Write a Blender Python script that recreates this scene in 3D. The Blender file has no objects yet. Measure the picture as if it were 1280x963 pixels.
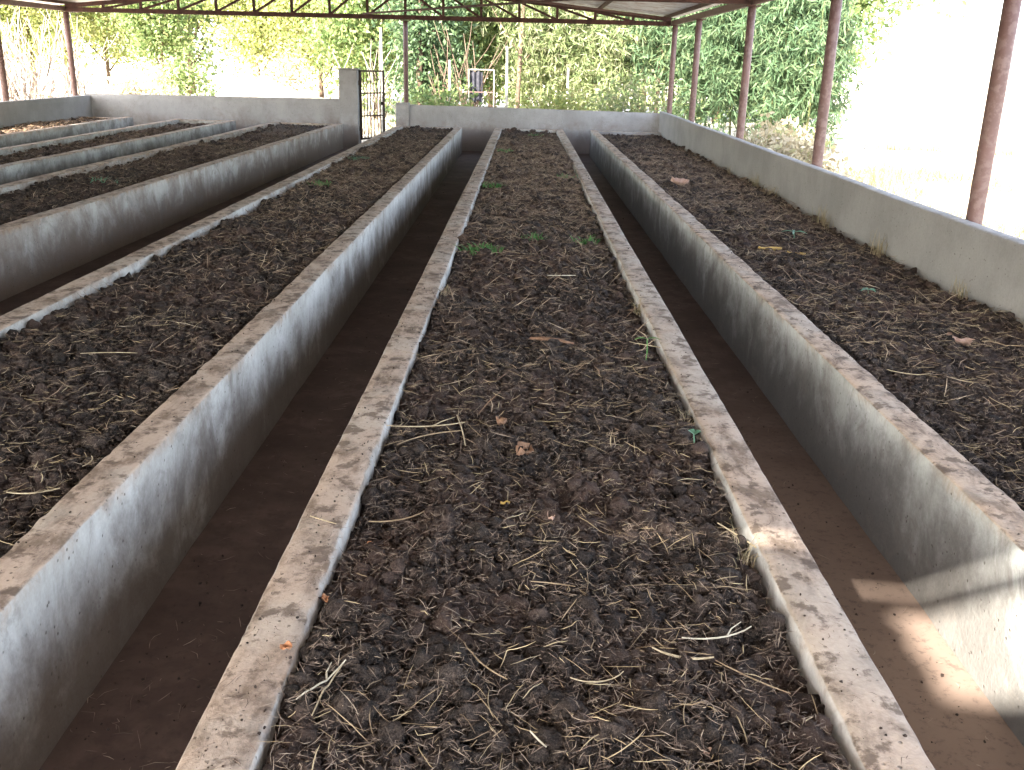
import bpy, math, random
import numpy as np
from mathutils import Matrix, Vector
R = math.radians
C = bpy.context.scene.collection
S = bpy.context.scene
rng = np.random.default_rng(7)
random.seed(7)

# ------------------------------------------------------------------ camera
CAM_H = 1.55
cam = bpy.data.cameras.new('camera'); co = bpy.data.objects.new('camera', cam); C.objects.link(co)
cam.sensor_width = 36; cam.lens = 33.75; cam.clip_start = .05; cam.clip_end = 2000
_yaw, _pit, _rol = R(.46), R(18.56), R(1.4)
_fw = Vector((-math.sin(_yaw)*math.cos(_pit), math.cos(_yaw)*math.cos(_pit), -math.sin(_pit)))
_r = Vector((math.cos(_yaw), math.sin(_yaw), 0)); _u = _r.cross(_fw)
_r2 = math.cos(_rol)*_r + math.sin(_rol)*_u; _u2 = -math.sin(_rol)*_r + math.cos(_rol)*_u
co.matrix_world = Matrix(((_r2.x, _u2.x, -_fw.x, 0), (_r2.y, _u2.y, -_fw.y, 0), (_r2.z, _u2.z, -_fw.z, CAM_H), (0, 0, 0, 1)))
S.camera = co

# ------------------------------------------------------------------ light
SUN = Vector((-.50, -.72, .60)).normalized()
EL = math.asin(SUN.z); ROT = math.atan2(SUN.x, SUN.y)
w = bpy.data.worlds.new('World'); S.world = w; w.use_nodes = True
nt = w.node_tree; bg = nt.nodes['Background']
sky = nt.nodes.new('ShaderNodeTexSky'); sky.sky_type = 'NISHITA'; sky.sun_disc = False
sky.sun_elevation = EL; sky.sun_rotation = ROT % (2*math.pi)
sky.air_density = .9; sky.dust_density = 1.6; sky.ozone_density = .4
hz0 = nt.nodes.new('ShaderNodeHueSaturation'); hz0.inputs['Saturation'].default_value = .62   # hazy sky
nt.links.new(sky.outputs[0], hz0.inputs['Color']); nt.links.new(hz0.outputs[0], bg.inputs[0]); bg.inputs[1].default_value = .15
sl = bpy.data.lights.new('sun', 'SUN'); so = bpy.data.objects.new('sun', sl); C.objects.link(so)
sl.energy = 3.5; sl.angle = R(1.0); sl.color = (1, .93, .82)
so.rotation_euler = SUN.to_track_quat('Z', 'Y').to_euler()
S.view_settings.view_transform = 'Standard'; S.view_settings.look = 'None'
S.view_settings.exposure = 3.4; S.view_settings.gamma = 1
S.view_settings.use_curve_mapping = False

# ------------------------------------------------------------------ helpers
def tag(o, label=None, cat=None, group=None, kind=None):
    if label: o['label'] = label
    if cat: o['category'] = cat
    if group: o['group'] = group
    if kind: o['kind'] = kind
    return o
def empty(name, loc, label, cat, group=None, rz=0):
    o = bpy.data.objects.new(name, None); C.objects.link(o); o.location = loc; o.rotation_euler.z = rz
    o.empty_display_size = .1
    return tag(o, label, cat, group)
def link(name, me, mat, parent=None, loc=None):
    o = bpy.data.objects.new(name, me); C.objects.link(o)
    if mat: me.materials.append(mat)
    if parent:
        o.parent = parent
    if loc is not None: o.location = loc
    return o
def mesh_np(name, V, F, smooth=False):
    """V (n,3), F (m,k) arrays, k = 3 or 4"""
    V = np.asarray(V, np.float32); F = np.asarray(F, np.int32); k = F.shape[1]
    me = bpy.data.meshes.new(name)
    me.vertices.add(len(V)); me.vertices.foreach_set('co', V.ravel())
    me.loops.add(F.size); me.loops.foreach_set('vertex_index', F.ravel())
    me.polygons.add(len(F)); me.polygons.foreach_set('loop_start', np.arange(0, F.size, k, dtype=np.int32))
    me.polygons.foreach_set('use_smooth', np.full(len(F), smooth))
    me.update(calc_edges=True); me.validate()
    return me
class MB:
    def __init__(s): s.v = []; s.f = []
    def add(s, V, F):
        b = len(s.v); s.v += [tuple(map(float, p)) for p in V]; s.f += [tuple(int(i)+b for i in q) for q in F]
    def box(s, x0, x1, y0, y1, z0, z1):
        V = [(x, y, z) for z in (z0, z1) for x, y in ((x0, y0), (x1, y0), (x1, y1), (x0, y1))]
        s.add(V, [(3, 2, 1, 0), (4, 5, 6, 7), (0, 1, 5, 4), (1, 2, 6, 5), (2, 3, 7, 6), (3, 0, 4, 7)])
    def bar(s, a, b, wd, ht):
        a, b = Vector(a), Vector(b); d = (b-a).normalized()
        up = Vector((0, 0, 1)) if abs(d.z) < .9 else Vector((0, 1, 0))
        x = d.cross(up).normalized()*wd/2; y = x.cross(d).normalized()*ht/2
        V = [a-x-y, a+x-y, a+x+y, a-x+y, b-x-y, b+x-y, b+x+y, b-x+y]
        s.add(V, [(3, 2, 1, 0), (4, 5, 6, 7), (0, 1, 5, 4), (1, 2, 6, 5), (2, 3, 7, 6), (3, 0, 4, 7)])
    def tube(s, pts, rad, n=8, cap=True):
        pts = [Vector(p) for p in pts]
        if not hasattr(rad, '__len__'): rad = [rad]*len(pts)
        V = []; F = []
        for i, p in enumerate(pts):
            d = (pts[min(i+1, len(pts)-1)]-pts[max(i-1, 0)]).normalized()
            up = Vector((0, 0, 1)) if abs(d.z) < .95 else Vector((1, 0, 0))
            x = d.cross(up).normalized(); y = x.cross(d)
            for k in range(n):
                a = 2*math.pi*k/n; V.append(p+(x*math.cos(a)+y*math.sin(a))*rad[i])
        for i in range(len(pts)-1):
            for k in range(n): F.append((i*n+k, i*n+(k+1) % n, (i+1)*n+(k+1) % n, (i+1)*n+k))
        if cap: F.append(tuple(range(n-1, -1, -1))); F.append(tuple(range((len(pts)-1)*n, len(pts)*n)))
        s.add(V, F)
    def build(s, name, mat, parent=None, smooth=False):
        me = bpy.data.meshes.new(name); me.from_pydata(s.v, [], s.f); me.update()
        if smooth: me.polygons.foreach_set('use_smooth', [True]*len(me.polygons))
        return link(name, me, mat, parent)
# value noise in numpy
_L = np.random.default_rng(3).random((256, 256))
def vn(x, y):
    x = np.asarray(x, float); y = np.asarray(y, float)
    xi = np.floor(x).astype(int); yi = np.floor(y).astype(int); fx = x-xi; fy = y-yi
    fx = fx*fx*(3-2*fx); fy = fy*fy*(3-2*fy); a = xi & 255; b = yi & 255; a1 = (a+1) & 255; b1 = (b+1) & 255
    return (_L[a, b]*(1-fx)+_L[a1, b]*fx)*(1-fy)+(_L[a, b1]*(1-fx)+_L[a1, b1]*fx)*fy-.5
def fbm(x, y, f, o=4, g=.5):
    s = 0; a = 1
    for i in range(o): s = s+a*vn(x*f+17.3*i, y*f+5.1*i); f *= 2.03; a *= g
    return s

# ------------------------------------------------------------------ materials
def newmat(name):
    m = bpy.data.materials.new(name); m.use_nodes = True
    n = m.node_tree; return m, n, n.nodes['Principled BSDF'], n.nodes, n.links
def nnoise(N, L, vec, scale, detail=4, rough=.55, dist=0):
    t = N.new('ShaderNodeTexNoise'); t.inputs['Scale'].default_value = scale; t.inputs['Detail'].default_value = detail
    t.inputs['Roughness'].default_value = rough; t.inputs['Distortion'].default_value = dist
    L.new(vec, t.inputs['Vector']); return t.outputs['Fac']
def ramp(N, L, fac, a, b, c0=0, c1=1):
    r = N.new('ShaderNodeMapRange'); r.interpolation_type = 'SMOOTHSTEP'
    for i, v in zip((1, 2, 3, 4), (a, b, c0, c1)): r.inputs[i].default_value = v
    L.new(fac, r.inputs[0]); return r.outputs[0]
def mth(N, L, op, a, b=None):
    m = N.new('ShaderNodeMath'); m.operation = op
    for i, v in enumerate((a, b)):
        if v is None: continue
        if isinstance(v, (int, float)): m.inputs[i].default_value = v
        else: L.new(v, m.inputs[i])
    return m.outputs[0]
def mixc(N, L, fac, a, b, mode='MIX'):
    m = N.new('ShaderNodeMix'); m.data_type = 'RGBA'; m.blend_type = mode
    if isinstance(fac, (int, float)): m.inputs[0].default_value = fac
    else: L.new(fac, m.inputs[0])
    for i, v in ((6, a), (7, b)):
        if isinstance(v, tuple): m.inputs[i].default_value = (*v, 1)
        else: L.new(v, m.inputs[i])
    return m.outputs[2]
def bump(N, L, bs, h, strength, dist):
    b = N.new('ShaderNodeBump'); b.inputs['Strength'].default_value = strength; b.inputs['Distance'].default_value = dist
    L.new(h, b.inputs['Height']); L.new(b.outputs[0], bs.inputs['Normal'])

def concrete(name, light=(.52, .515, .50), mid=(.37, .36, .34), top=(.44, .355, .29), damp=.30, damp_amt=.85, rust=.5, streak=1.0, dampc=(.12, .095, .078), dirt=1.0, blot=.5):
    m, n, bs, N, L = newmat(name)
    g = N.new('ShaderNodeNewGeometry'); P = g.outputs['Position']
    sx = N.new('ShaderNodeSeparateXYZ'); L.new(P, sx.inputs[0]); Z = sx.outputs[2]
    sn = N.new('ShaderNodeSeparateXYZ'); L.new(g.outputs['Normal'], sn.inputs[0])
    n1 = nnoise(N, L, P, 2.2, 5, .6); n2 = nnoise(N, L, P, 14, 6, .65); n3 = nnoise(N, L, P, 90, 3, .6)
    mp = N.new('ShaderNodeMapping'); mp.inputs['Scale'].default_value = (1, 1, .16); L.new(P, mp.inputs[0])
    st = nnoise(N, L, mp.outputs[0], 16, 6, .7, .4)
    mp2 = N.new('ShaderNodeMapping'); mp2.inputs['Scale'].default_value = (1, 1, .65); L.new(P, mp2.inputs[0])
    bl = nnoise(N, L, mp2.outputs[0], 3.5, 6, .68, .8)
    c = mixc(N, L, ramp(N, L, n1, .35, .65), mid, light)
    c = mixc(N, L, mth(N, L, 'MULTIPLY', ramp(N, L, st, .45, .7), .25*streak), c, (.60, .61, .60))
    c = mixc(N, L, mth(N, L, 'MULTIPLY', ramp(N, L, st, .30, .48, 1, 0), .25*streak), c, (.17, .155, .14))
    # rusty soil run just under the rim
    rr = mth(N, L, 'MULTIPLY', ramp(N, L, mth(N, L, 'ADD', Z, mth(N, L, 'MULTIPLY', n2, .10)), .44, .50), ramp(N, L, bl, .42, .6))
    c = mixc(N, L, mth(N, L, 'MULTIPLY', rr, rust), c, (.34, .21, .12))
    # damp and mud rising from the floor with a ragged edge
    dz = mth(N, L, 'ADD', Z, mth(N, L, 'MULTIPLY', mth(N, L, 'SUBTRACT', bl, .5), -.6))
    dz = mth(N, L, 'ADD', dz, mth(N, L, 'MULTIPLY', mth(N, L, 'SUBTRACT', nnoise(N, L, P, 3.2, 9, .70, .3), .5), -.9))
    dz = mth(N, L, 'ADD', dz, mth(N, L, 'MULTIPLY', mth(N, L, 'SUBTRACT', st, .5), -.12))
    c = mixc(N, L, mth(N, L, 'MULTIPLY', ramp(N, L, dz, damp-.22, damp+.16, 1, 0), damp_amt), c, dampc)
    c = mixc(N, L, mth(N, L, 'MULTIPLY', ramp(N, L, nnoise(N, L, P, 5.5, 7, .72, 1.2), .50, .66), blot), c, (.20, .185, .17))
    # top face dirt
    tp = ramp(N, L, sn.outputs[2], .5, .8)
    mpt = N.new('ShaderNodeMapping'); mpt.inputs['Scale'].default_value = (1.6, .8, 1); L.new(P, mpt.inputs[0])
    t1 = nnoise(N, L, mpt.outputs[0], 7, 8, .72, .3)
    tc = mixc(N, L, ramp(N, L, t1, .36, .58), (.185, .14, .108), top)
    tc = mixc(N, L, mth(N, L, 'MULTIPLY', ramp(N, L, n1, .45, .62), .55), tc, (.44, .40, .35))
    tc = mixc(N, L, mth(N, L, 'MULTIPLY', ramp(N, L, n2, .38, .48, 1, 0), .75), tc, (.09, .065, .05))
    c = mixc(N, L, mth(N, L, 'MULTIPLY', tp, dirt), c, tc)
    # pits
    vo = N.new('ShaderNodeTexVoronoi'); vo.inputs['Scale'].default_value = 38; L.new(P, vo.inputs['Vector'])
    pit = mth(N, L, 'MULTIPLY', ramp(N, L, vo.outputs['Distance'], .10, .2, 1, 0), ramp(N, L, n2, .48, .58))
    c = mixc(N, L, mth(N, L, 'MULTIPLY', pit, .75), c, (.07, .055, .045))
    c = mixc(N, L, .35, c, mixc(N, L, n3, (.25, .25, .25), (.75, .75, .75)), 'OVERLAY')
    L.new(c, bs.inputs['Base Color']); bs.inputs['Roughness'].default_value = .92
    bs.inputs['Specular IOR Level'].default_value = .25
    h = mth(N, L, 'ADD', mth(N, L, 'MULTIPLY', n2, .8), mth(N, L, 'MULTIPLY', n3, .35))
    h = mth(N, L, 'SUBTRACT', h, mth(N, L, 'MULTIPLY', pit, .5))
    bump(N, L, bs, h, .75, .007)
    return m
def soilmat(name, dark=(.009, .007, .0065), lite=(.108, .082, .068), red=(.088, .054, .043)):
    m, n, bs, N, L = newmat(name)
    g = N.new('ShaderNodeNewGeometry'); P = g.outputs['Position']
    n1 = nnoise(N, L, P, 2.0, 4, .6); n2 = nnoise(N, L, P, 45, 5, .7); n3 = nnoise(N, L, P, 300, 5, .8)
    c = mixc(N, L, ramp(N, L, mth(N, L, 'ADD', mth(N, L, 'MULTIPLY', n2, .5), mth(N, L, 'MULTIPLY', n3, .5)), .38, .64), dark, lite)  # dark lows, pale highs: crevice shade and lit tops put into the colour
    c = mixc(N, L, mth(N, L, 'MULTIPLY', ramp(N, L, n1, .42, .62), .6), c, red)
    c = mixc(N, L, ramp(N, L, n3, .56, .66, 0, .7), c, (.16, .125, .10))
    rv = mth(N, L, 'ADD', mth(N, L, 'MULTIPLY', g.outputs['Random Per Island'], .9), .55)
    hs = N.new('ShaderNodeHueSaturation'); L.new(rv, hs.inputs['Value']); L.new(c, hs.inputs['Color'])
    L.new(hs.outputs[0], bs.inputs['Base Color']); bs.inputs['Roughness'].default_value = .95
    bs.inputs['Specular IOR Level'].default_value = .3
    bump(N, L, bs, mth(N, L, 'ADD', n2, mth(N, L, 'MULTIPLY', n3, .9)), 1, .022)
    return m
def ramped(name, cols, rough=.8, trans=0, bumpy=0, scale=30, spec=.3):
    """colour picked per loose piece"""
    m, n, bs, N, L = newmat(name)
    g = N.new('ShaderNodeNewGeometry')
    cr = N.new('ShaderNodeValToRGB'); e = cr.color_ramp.elements
    for i, c in enumerate(cols):
        p = i/max(1, len(cols)-1)
        if i < 2: e[i].position = p; e[i].color = (*c, 1)
        else: x = e.new(p); x.color = (*c, 1)
    if len(cols) > 1: e[1].position = 1/(len(cols)-1)
    L.new(g.outputs['Random Per Island'], cr.inputs[0])
    nz = nnoise(N, L, g.outputs['Position'], scale, 3)
    c = mixc(N, L, .6, cr.outputs[0], mixc(N, L, nz, (.2, .2, .2), (.8, .8, .8)), 'OVERLAY')
    L.new(c, bs.inputs['Base Color']); bs.inputs['Roughness'].default_value = rough
    bs.inputs['Specular IOR Level'].default_value = spec
    if bumpy: bump(N, L, bs, nz, bumpy, .01)
    if trans:
        tr = N.new('ShaderNodeBsdfTranslucent'); L.new(c, tr.inputs[0]); mx = N.new('ShaderNodeMixShader')
        mx.inputs[0].default_value = trans; L.new(bs.outputs[0], mx.inputs[1]); L.new(tr.outputs[0], mx.inputs[2])
        L.new(mx.outputs[0], N['Material Output'].inputs[0])
    return m
def noisemat(name, a, b, scale, rough=.85, metal=0, bumpd=.01, lo=.35, hi=.65, c3=None, s3=1, spec=.3):
    m, n, bs, N, L = newmat(name)
    g = N.new('ShaderNodeNewGeometry'); P = g.outputs['Position']
    n1 = nnoise(N, L, P, scale, 6, .65)
    c = mixc(N, L, ramp(N, L, n1, lo, hi), a, b)
    if c3: c = mixc(N, L, ramp(N, L, nnoise(N, L, P, s3, 4, .6), .45, .6), c, c3)
    L.new(c, bs.inputs['Base Color']); bs.inputs['Roughness'].default_value = rough; bs.inputs['Metallic'].default_value = metal
    bs.inputs['Specular IOR Level'].default_value = spec
    bump(N, L, bs, n1, .7, bumpd); return m
M = {}
M['bed'] = concrete('bed_concrete')
M['bed_right'] = concrete('bed_concrete_mossy', light=(.44, .445, .43), mid=(.31, .31, .29), top=(.46, .36, .28), damp=.34, dampc=(.12, .112, .105), blot=.75)
M['bed_brown'] = concrete('bed_concrete_browned', light=(.45, .43, .40), mid=(.33, .295, .265), top=(.44, .35, .28), damp=.36, rust=.8, dampc=(.17, .13, .105), blot=.6)
M['wall'] = concrete('wall_plaster', light=(.29, .283, .275), mid=(.235, .23, .225), top=(.5, .45, .40), damp=.05, damp_amt=.6, rust=0, streak=.12, dirt=.25, blot=.12)
M['wall_blue'] = concrete('wall_plaster_bluish', light=(.35, .35, .36), mid=(.28, .28, .285), top=(.46, .40, .30), damp=.42, damp_amt=.7, dampc=(.20, .16, .145), rust=0, streak=.25, blot=.2, dirt=.7)
M['soil'] = soilmat('compost')
M['soil_brown'] = soilmat('compost_brown', lite=(.12, .083, .06), red=(.10, .062, .045))
M['straw'] = ramped('straw', [(.10, .07, .045), (.22, .165, .10), (.34, .27, .16), (.17, .12, .075), (.42, .34, .21), (.13, .09, .06)], .75, scale=60)
M['fibre'] = ramped('fibre', [(.06, .042, .033), (.13, .095, .075), (.22, .17, .135), (.08, .06, .048), (.33, .27, .21), (.16, .11, .09)], .9, scale=60)
M['fibre_far'] = ramped('fibre_far', [(.10, .062, .044), (.17, .115, .08), (.27, .20, .14), (.12, .08, .06), (.40, .32, .23), (.07, .048, .036)], .9, scale=60)
M['floor'] = noisemat('trench_floor', (.058, .039, .033), (.105, .073, .062), 2.2, .93, c3=(.072, .048, .041), s3=9, bumpd=.006)
def dusty_sunpatch(m):
    n = m.node_tree; N, L = n.nodes, n.links; bs = N['Principled BSDF']; g = N.new('ShaderNodeNewGeometry'); sp = N.new('ShaderNodeSeparateXYZ'); L.new(g.outputs['Position'], sp.inputs[0])
    src = bs.inputs['Base Color'].links[0].from_socket; nz = nnoise(N, L, g.outputs['Position'], 2.5, 6, .7)
    k = mth(N, L, 'MULTIPLY', ramp(N, L, sp.outputs[0], .3, .6), ramp(N, L, mth(N, L, 'ADD', sp.outputs[1], mth(N, L, 'MULTIPLY', nz, 2.2)), 3.0, 6.5, 1, 0))
    c = mixc(N, L, mth(N, L, 'MULTIPLY', k, .85), src, (.21, .155, .125))  # pale floor dust, lightened also so the sun patch there reads bright
    fine = nnoise(N, L, g.outputs['Position'], 30, 6, .75)
    c = mixc(N, L, ramp(N, L, fine, .5, .68, 0, .5), c, (.045, .032, .027))
    L.new(c, bs.inputs['Base Color'])
dusty_sunpatch(M['floor'])
M['sand'] = noisemat('dry_ground', (.42, .36, .28), (.52, .45, .36), .6, .95, c3=(.44, .38, .29), s3=.35, bumpd=.03)
M['rust'] = noisemat('rust_paint', (.10, .052, .044), (.14, .075, .065), 3, .6, bumpd=.002, c3=(.15, .095, .082), s3=22, spec=.5)
M['steel_dark'] = noisemat('truss_paint', (.045, .02, .016), (.09, .04, .032), 8, .6, bumpd=.003)
M['gate'] = noisemat('gate_paint', (.02, .017, .015), (.06, .035, .025), 20, .6, bumpd=.002)
M['sheet'] = noisemat('roof_sheet', (.68, .67, .68), (.78, .77, .78), 2, .5, bumpd=.002, c3=(.55, .48, .46), s3=5)
M['bark'] = noisemat('bark', (.075, .05, .035), (.17, .12, .085), 12, .95, bumpd=.03)
M['bark_pale'] = noisemat('bark_pale', (.22, .18, .15), (.38, .32, .27), 9, .9, bumpd=.02)
M['pole_white'] = noisemat('whitewashed_pole', (.28, .26, .22), (.42, .40, .36), 14, .8)
M['culm'] = noisemat('bamboo_culm', (.06, .08, .03), (.14, .14, .06), 7, .5, bumpd=.004)
M['bamboo'] = ramped('bamboo_leaf', [(0.070, 0.125, 0.058), (0.094, 0.163, 0.078), (0.110, 0.157, 0.079), (0.139, 0.186, 0.085), (0.083, 0.146, 0.079)], .6, .45)  # this and the green leaves below: paled, haze and glare put into colour
M['bamboo_y'] = ramped('bamboo_leaf_yellow', [(0.180, 0.232, 0.094), (0.254, 0.288, 0.125), (0.140, 0.209, 0.088), (0.372, 0.346, 0.225), (0.172, 0.241, 0.094)], .6, .45)
M['leaf'] = ramped('leaf_green', [(0.101, 0.161, 0.056), (0.173, 0.243, 0.078), (0.254, 0.304, 0.104), (0.115, 0.185, 0.070), (0.335, 0.335, 0.155)], .6, .4)
M['leaf_y'] = ramped('leaf_yellow', [(0.223, 0.262, 0.072), (0.310, 0.330, 0.095), (0.170, 0.229, 0.072), (0.398, 0.359, 0.163), (0.269, 0.308, 0.102)], .6, .4)
M['leaf_dark'] = ramped('leaf_dark', [(0.059, 0.101, 0.049), (0.087, 0.140, 0.066), (0.127, 0.179, 0.079)], .5, .3)
M['leaf_dry'] = ramped('leaf_dry', [(.42, .36, .24), (.34, .28, .17), (.50, .43, .32), (.30, .31, .13)], .8, .3)
M['drygrass'] = ramped('dry_grass', [(.30, .24, .155), (.38, .32, .21), (.23, .185, .12), (.27, .25, .15)], .8, .3)
M['litter'] = ramped('leaf_litter', [(.24, .15, .09), (.36, .25, .16), (.14, .09, .06), (.42, .32, .24)], .85)
M['sprout'] = ramped('sprout_green', [(.07, .20, .05), (.10, .26, .07), (.06, .17, .06)], .5, .35, spec=.5)
M['sprout_teal'] = ramped('sprout_teal', [(.08, .20, .12), (.12, .25, .16)], .45, .3, spec=.5)
M['leaf_fall_y'] = noisemat('fallen_leaf_yellow', (.42, .27, .06), (.52, .36, .12), 60, .7)
M['leaf_fall_b'] = noisemat('fallen_leaf_brown', (.15, .085, .05), (.25, .15, .10), 50, .8)
M['leaf_fall_o'] = noisemat('fallen_leaf_orange', (.34, .15, .07), (.42, .21, .11), 50, .7)
M['leaf_fall_p'] = noisemat('fallen_leaf_pink', (.30, .19, .145), (.42, .29, .23), 40, .8)
M['dark'] = noisemat('dark_cloth', (.02, .02, .03), (.05, .05, .06), 10, .8)

# ------------------------------------------------------------------ setting
def grid_mesh(name, xs, ys, zf, smooth=True):
    X, Y = np.meshgrid(xs, ys); Z = zf(X, Y); nx, ny = len(xs), len(ys)
    i = np.arange(nx*ny).reshape(ny, nx)
    F = np.stack([i[:-1, :-1], i[:-1, 1:], i[1:, 1:], i[1:, :-1]], -1).reshape(-1, 4)
    return mesh_np(name, np.stack([X, Y, Z], -1).reshape(-1, 3), F, smooth)
def gz(X, Y):
    out = np.maximum(np.maximum(-8.6-X, X-3.0), Y-19)
    k = np.clip(out/2, 0, 1)
    return -.03+k*(fbm(X, Y, .22, 4)*.22)
gx = np.concatenate([[-900, -300, -90], np.arange(-40, 40, .5), [90, 300, 900]])
gy = np.concatenate([[-900, -200, -60], np.arange(-12, 60, .5), [90, 200, 500, 1200]])
tag(link('ground', grid_mesh('ground', gx, gy, gz), M['sand']), kind='structure')
fl = link('shed_floor', grid_mesh('shed_floor', np.arange(-8.1, 2.46, .12), np.arange(-1.6, 18.6, .12),
          lambda X, Y: .0+fbm(X, Y, 2.5, 3)*.008), M['floor']); tag(fl, kind='structure')

NEAR = -1.0
def adaptive(y0, y1, k=.012, mn=.012, mx=.12):
    ys = [y0]
    while ys[-1] < y1:
        d = abs(ys[-1]) if ys[-1] > .5 else .8
        ys.append(ys[-1]+min(mx, max(mn, k*d)))
    ys[-1] = y1
    return np.array(ys)
def long_wall(name, xa, xb, y0, y1, z0, z1, mat, parent=None, chipA=.001, chipB=.001, axis='y', zb=None, seed=0, nside=10):
    """Wall running along y. xa, xb: functions or numbers for the two faces; chipA/chipB: raggedness of each rim. z1/zb top at start/end."""
    fa = xa if callable(xa) else (lambda y: xa+0*y); fb = xb if callable(xb) else (lambda y: xb+0*y)
    ys = adaptive(y0, y1); n = len(ys); zt = z1+(0 if zb is None else (zb-z1))*(ys-y0)/(y1-y0)
    r = .008
    prof = []   # (side t, z level, kind)
    hs = np.linspace(0, 1, nside)
    cols = []
    off = seed*13.7
    A = fa(ys); B = fb(ys)
    sA = 1 if True else 0
    wob_t = fbm(ys, ys*0+off, .9, 4)*.007+fbm(ys, ys*0+off+9, 9, 3)*.003
    zt = zt+wob_t
    for h in hs[:-1]:       # face A upward
        z = z0+(zt-r-z0)*h
        cols.append((A+fbm(ys*1.0, z*1.0+off, 3, 4)*.005, z))
    chA = np.maximum(0, fbm(ys, ys*0+off+3, 26, 3))*chipA*6
    chA2 = np.maximum(0, fbm(ys, ys*0+off+31, 5, 4)-.15)*chipA*2.5
    cols.append((A+chA*.4+fbm(ys, ys*0+off+5, 20, 2)*chipA, zt-r-chA))
    cols.append((A+r*.4+chA+chA2, zt-r*.3-chA*.3))
    cols.append((A+r+chA+chA2*1.2, zt+0*ys))
    for t in (.3, .5, .7):
        x = A+(B-A)*t; cols.append((x, zt+fbm(ys, x+off, 12, 3)*.006+.001))
    chB = np.maximum(0, fbm(ys, ys*0+off+13, 26, 3))*chipB*6
    chB2 = np.maximum(0, fbm(ys, ys*0+off+41, 5, 4)-.15)*chipB*2.5
    cols.append((B-r-chB-chB2*1.2, zt+0*ys))
    cols.append((B-r*.4-chB-chB2, zt-r*.3-chB*.3))
    cols.append((B-chB*.4+fbm(ys, ys*0+off+6, 20, 2)*chipB, zt-r-chB))
    for h in hs[:-1][::-1]:
        z = z0+(zt-r-z0)*h
        cols.append((B+fbm(ys*1.0, z*1.0+off+50, 3, 4)*.005, z))
    V = np.stack([np.stack([np.asarray(c[0])+0*ys, ys, np.asarray(c[1])+0*ys], -1) for c in cols], 1)  # n,m,3
    if axis == 'x': V = V[..., [1, 0, 2]]
    m = len(cols); i = np.arange(n*m).reshape(n, m)
    F = np.stack([i[:-1, :-1], i[:-1, 1:], i[1:, 1:], i[1:, :-1]], -1).reshape(-1, 4)
    if axis == 'y': F = F[:, ::-1]
    V = V.reshape(-1, 3)
    # caps: fan strips between opposite columns
    caps = []
    for row in (0, n-1):
        for k in range(m//2):
            a, b, c, d = i[row, k], i[row, k+1], i[row, m-2-k], i[row, m-1-k]
            if b == c: continue
            q = [a, b, c, d]
            if row == 0: q = q[::-1]
            if axis == 'x': q = q[::-1]
            caps.append(q[::-1])
    F = np.concatenate([F, np.array(caps)]) if caps else F
    me = mesh_np(name, V, F, True)
    try: me.set_sharp_from_angle(angle=R(50))
    except Exception: pass
    return link(name, me, mat, parent)

TOP = .44; TH = .125
lin = lambda a, b, y0=2., y1=17.7: (lambda y: a+(b-a)*(y-y0)/(y1-y0))
# name, outer left x(y), outer right x(y), end y, material, label, soil offset
BEDS = {
 'centre': dict(L=lin(-.55, -.56), Rr=lin(.72, .66), yend=17.75, mat='bed', chip=.003,
    label='narrow concrete compost bed running straight ahead in the middle between two open trenches'),
 'leftone': dict(L=lin(-2.30, -2.30), Rr=lin(-1.07, -1.14), yend=17.6, mat='bed', chip=.003,
    label='concrete compost bed just left of the middle bed with a whitish trench side'),
 'lefttwo': dict(L=lin(-4.55, -4.58), Rr=lin(-3.42, -3.30), yend=17.8, mat='bed_brown', chip=.003,
    label='concrete compost bed whose tall stained side ends at the square gate pillar'),
 'leftthree': dict(L=lin(-6.15, -6.38), Rr=lin(-5.20, -5.27), yend=17.95, mat='bed_right', chip=.003,
    label='concrete compost bed second from the left boundary wall with a bluish grey side'),
}
def make_bed(key, b):
    e = empty('compost_bed', (0, 0, 0), b['label'], 'compost bed', 'concrete compost beds in parallel rows')
    yE = b['yend']; L, Rr = b['L'], b['Rr']
    sd = len(key)
    long_wall('side_wall', L, (lambda y: L(y)+TH), NEAR, yE, 0, TOP, M[b['mat']], e, .0008, .0024, seed=sd)
    long_wall('side_wall', (lambda y: Rr(y)-TH), Rr, NEAR, yE, 0, TOP, M[b['mat']], e, .0024, .0008, seed=sd+7)
    long_wall('end_wall', yE-TH, yE-.003, L(yE)+TH-.012, Rr(yE)-TH+.012, 0, TOP-.006, M[b['mat']], e, axis='x', seed=sd+3)
    long_wall('end_wall', NEAR+.003, NEAR+TH, L(NEAR)+TH-.012, Rr(NEAR)-TH+.012, 0, TOP-.006, M[b['mat']], e, axis='x', seed=sd+4)
for k, b in BEDS.items(): make_bed(k, b)
# bed against the right wall (its right side is the boundary wall)
e = empty('compost_bed', (0, 0, 0), 'concrete compost bed against the right boundary wall with a mossy grey trench side', 'compost bed', 'concrete compost beds in parallel rows')
RL = lin(1.25, 1.14); 
long_wall('side_wall', RL, (lambda y: RL(y)+TH), NEAR, 17.65, 0, TOP, M['bed_right'], e, .0008, .0024, seed=21)
long_wall('end_wall', 17.5, 17.63, RL(17.6)+TH-.012, 2.38, 0, TOP-.006, M['wall_blue'], e, axis='x', seed=22)
# bed against the left wall
e = empty('compost_bed', (0, 0, 0), 'concrete compost bed against the left boundary wall, partly sunlit at its far end', 'compost bed', 'concrete compost beds in parallel rows')
LR = lin(-6.75, -7.15)
long_wall('side_wall', (lambda y: LR(y)-TH), LR, NEAR, 18.0, 0, TOP+.02, M['bed_right'], e, .004, .002, seed=25)
long_wall('end_wall', 17.86, 17.99, -8.0, LR(18)-TH+.012, 0, TOP-.006, M['bed_brown'], e, axis='x', seed=26)

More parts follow.
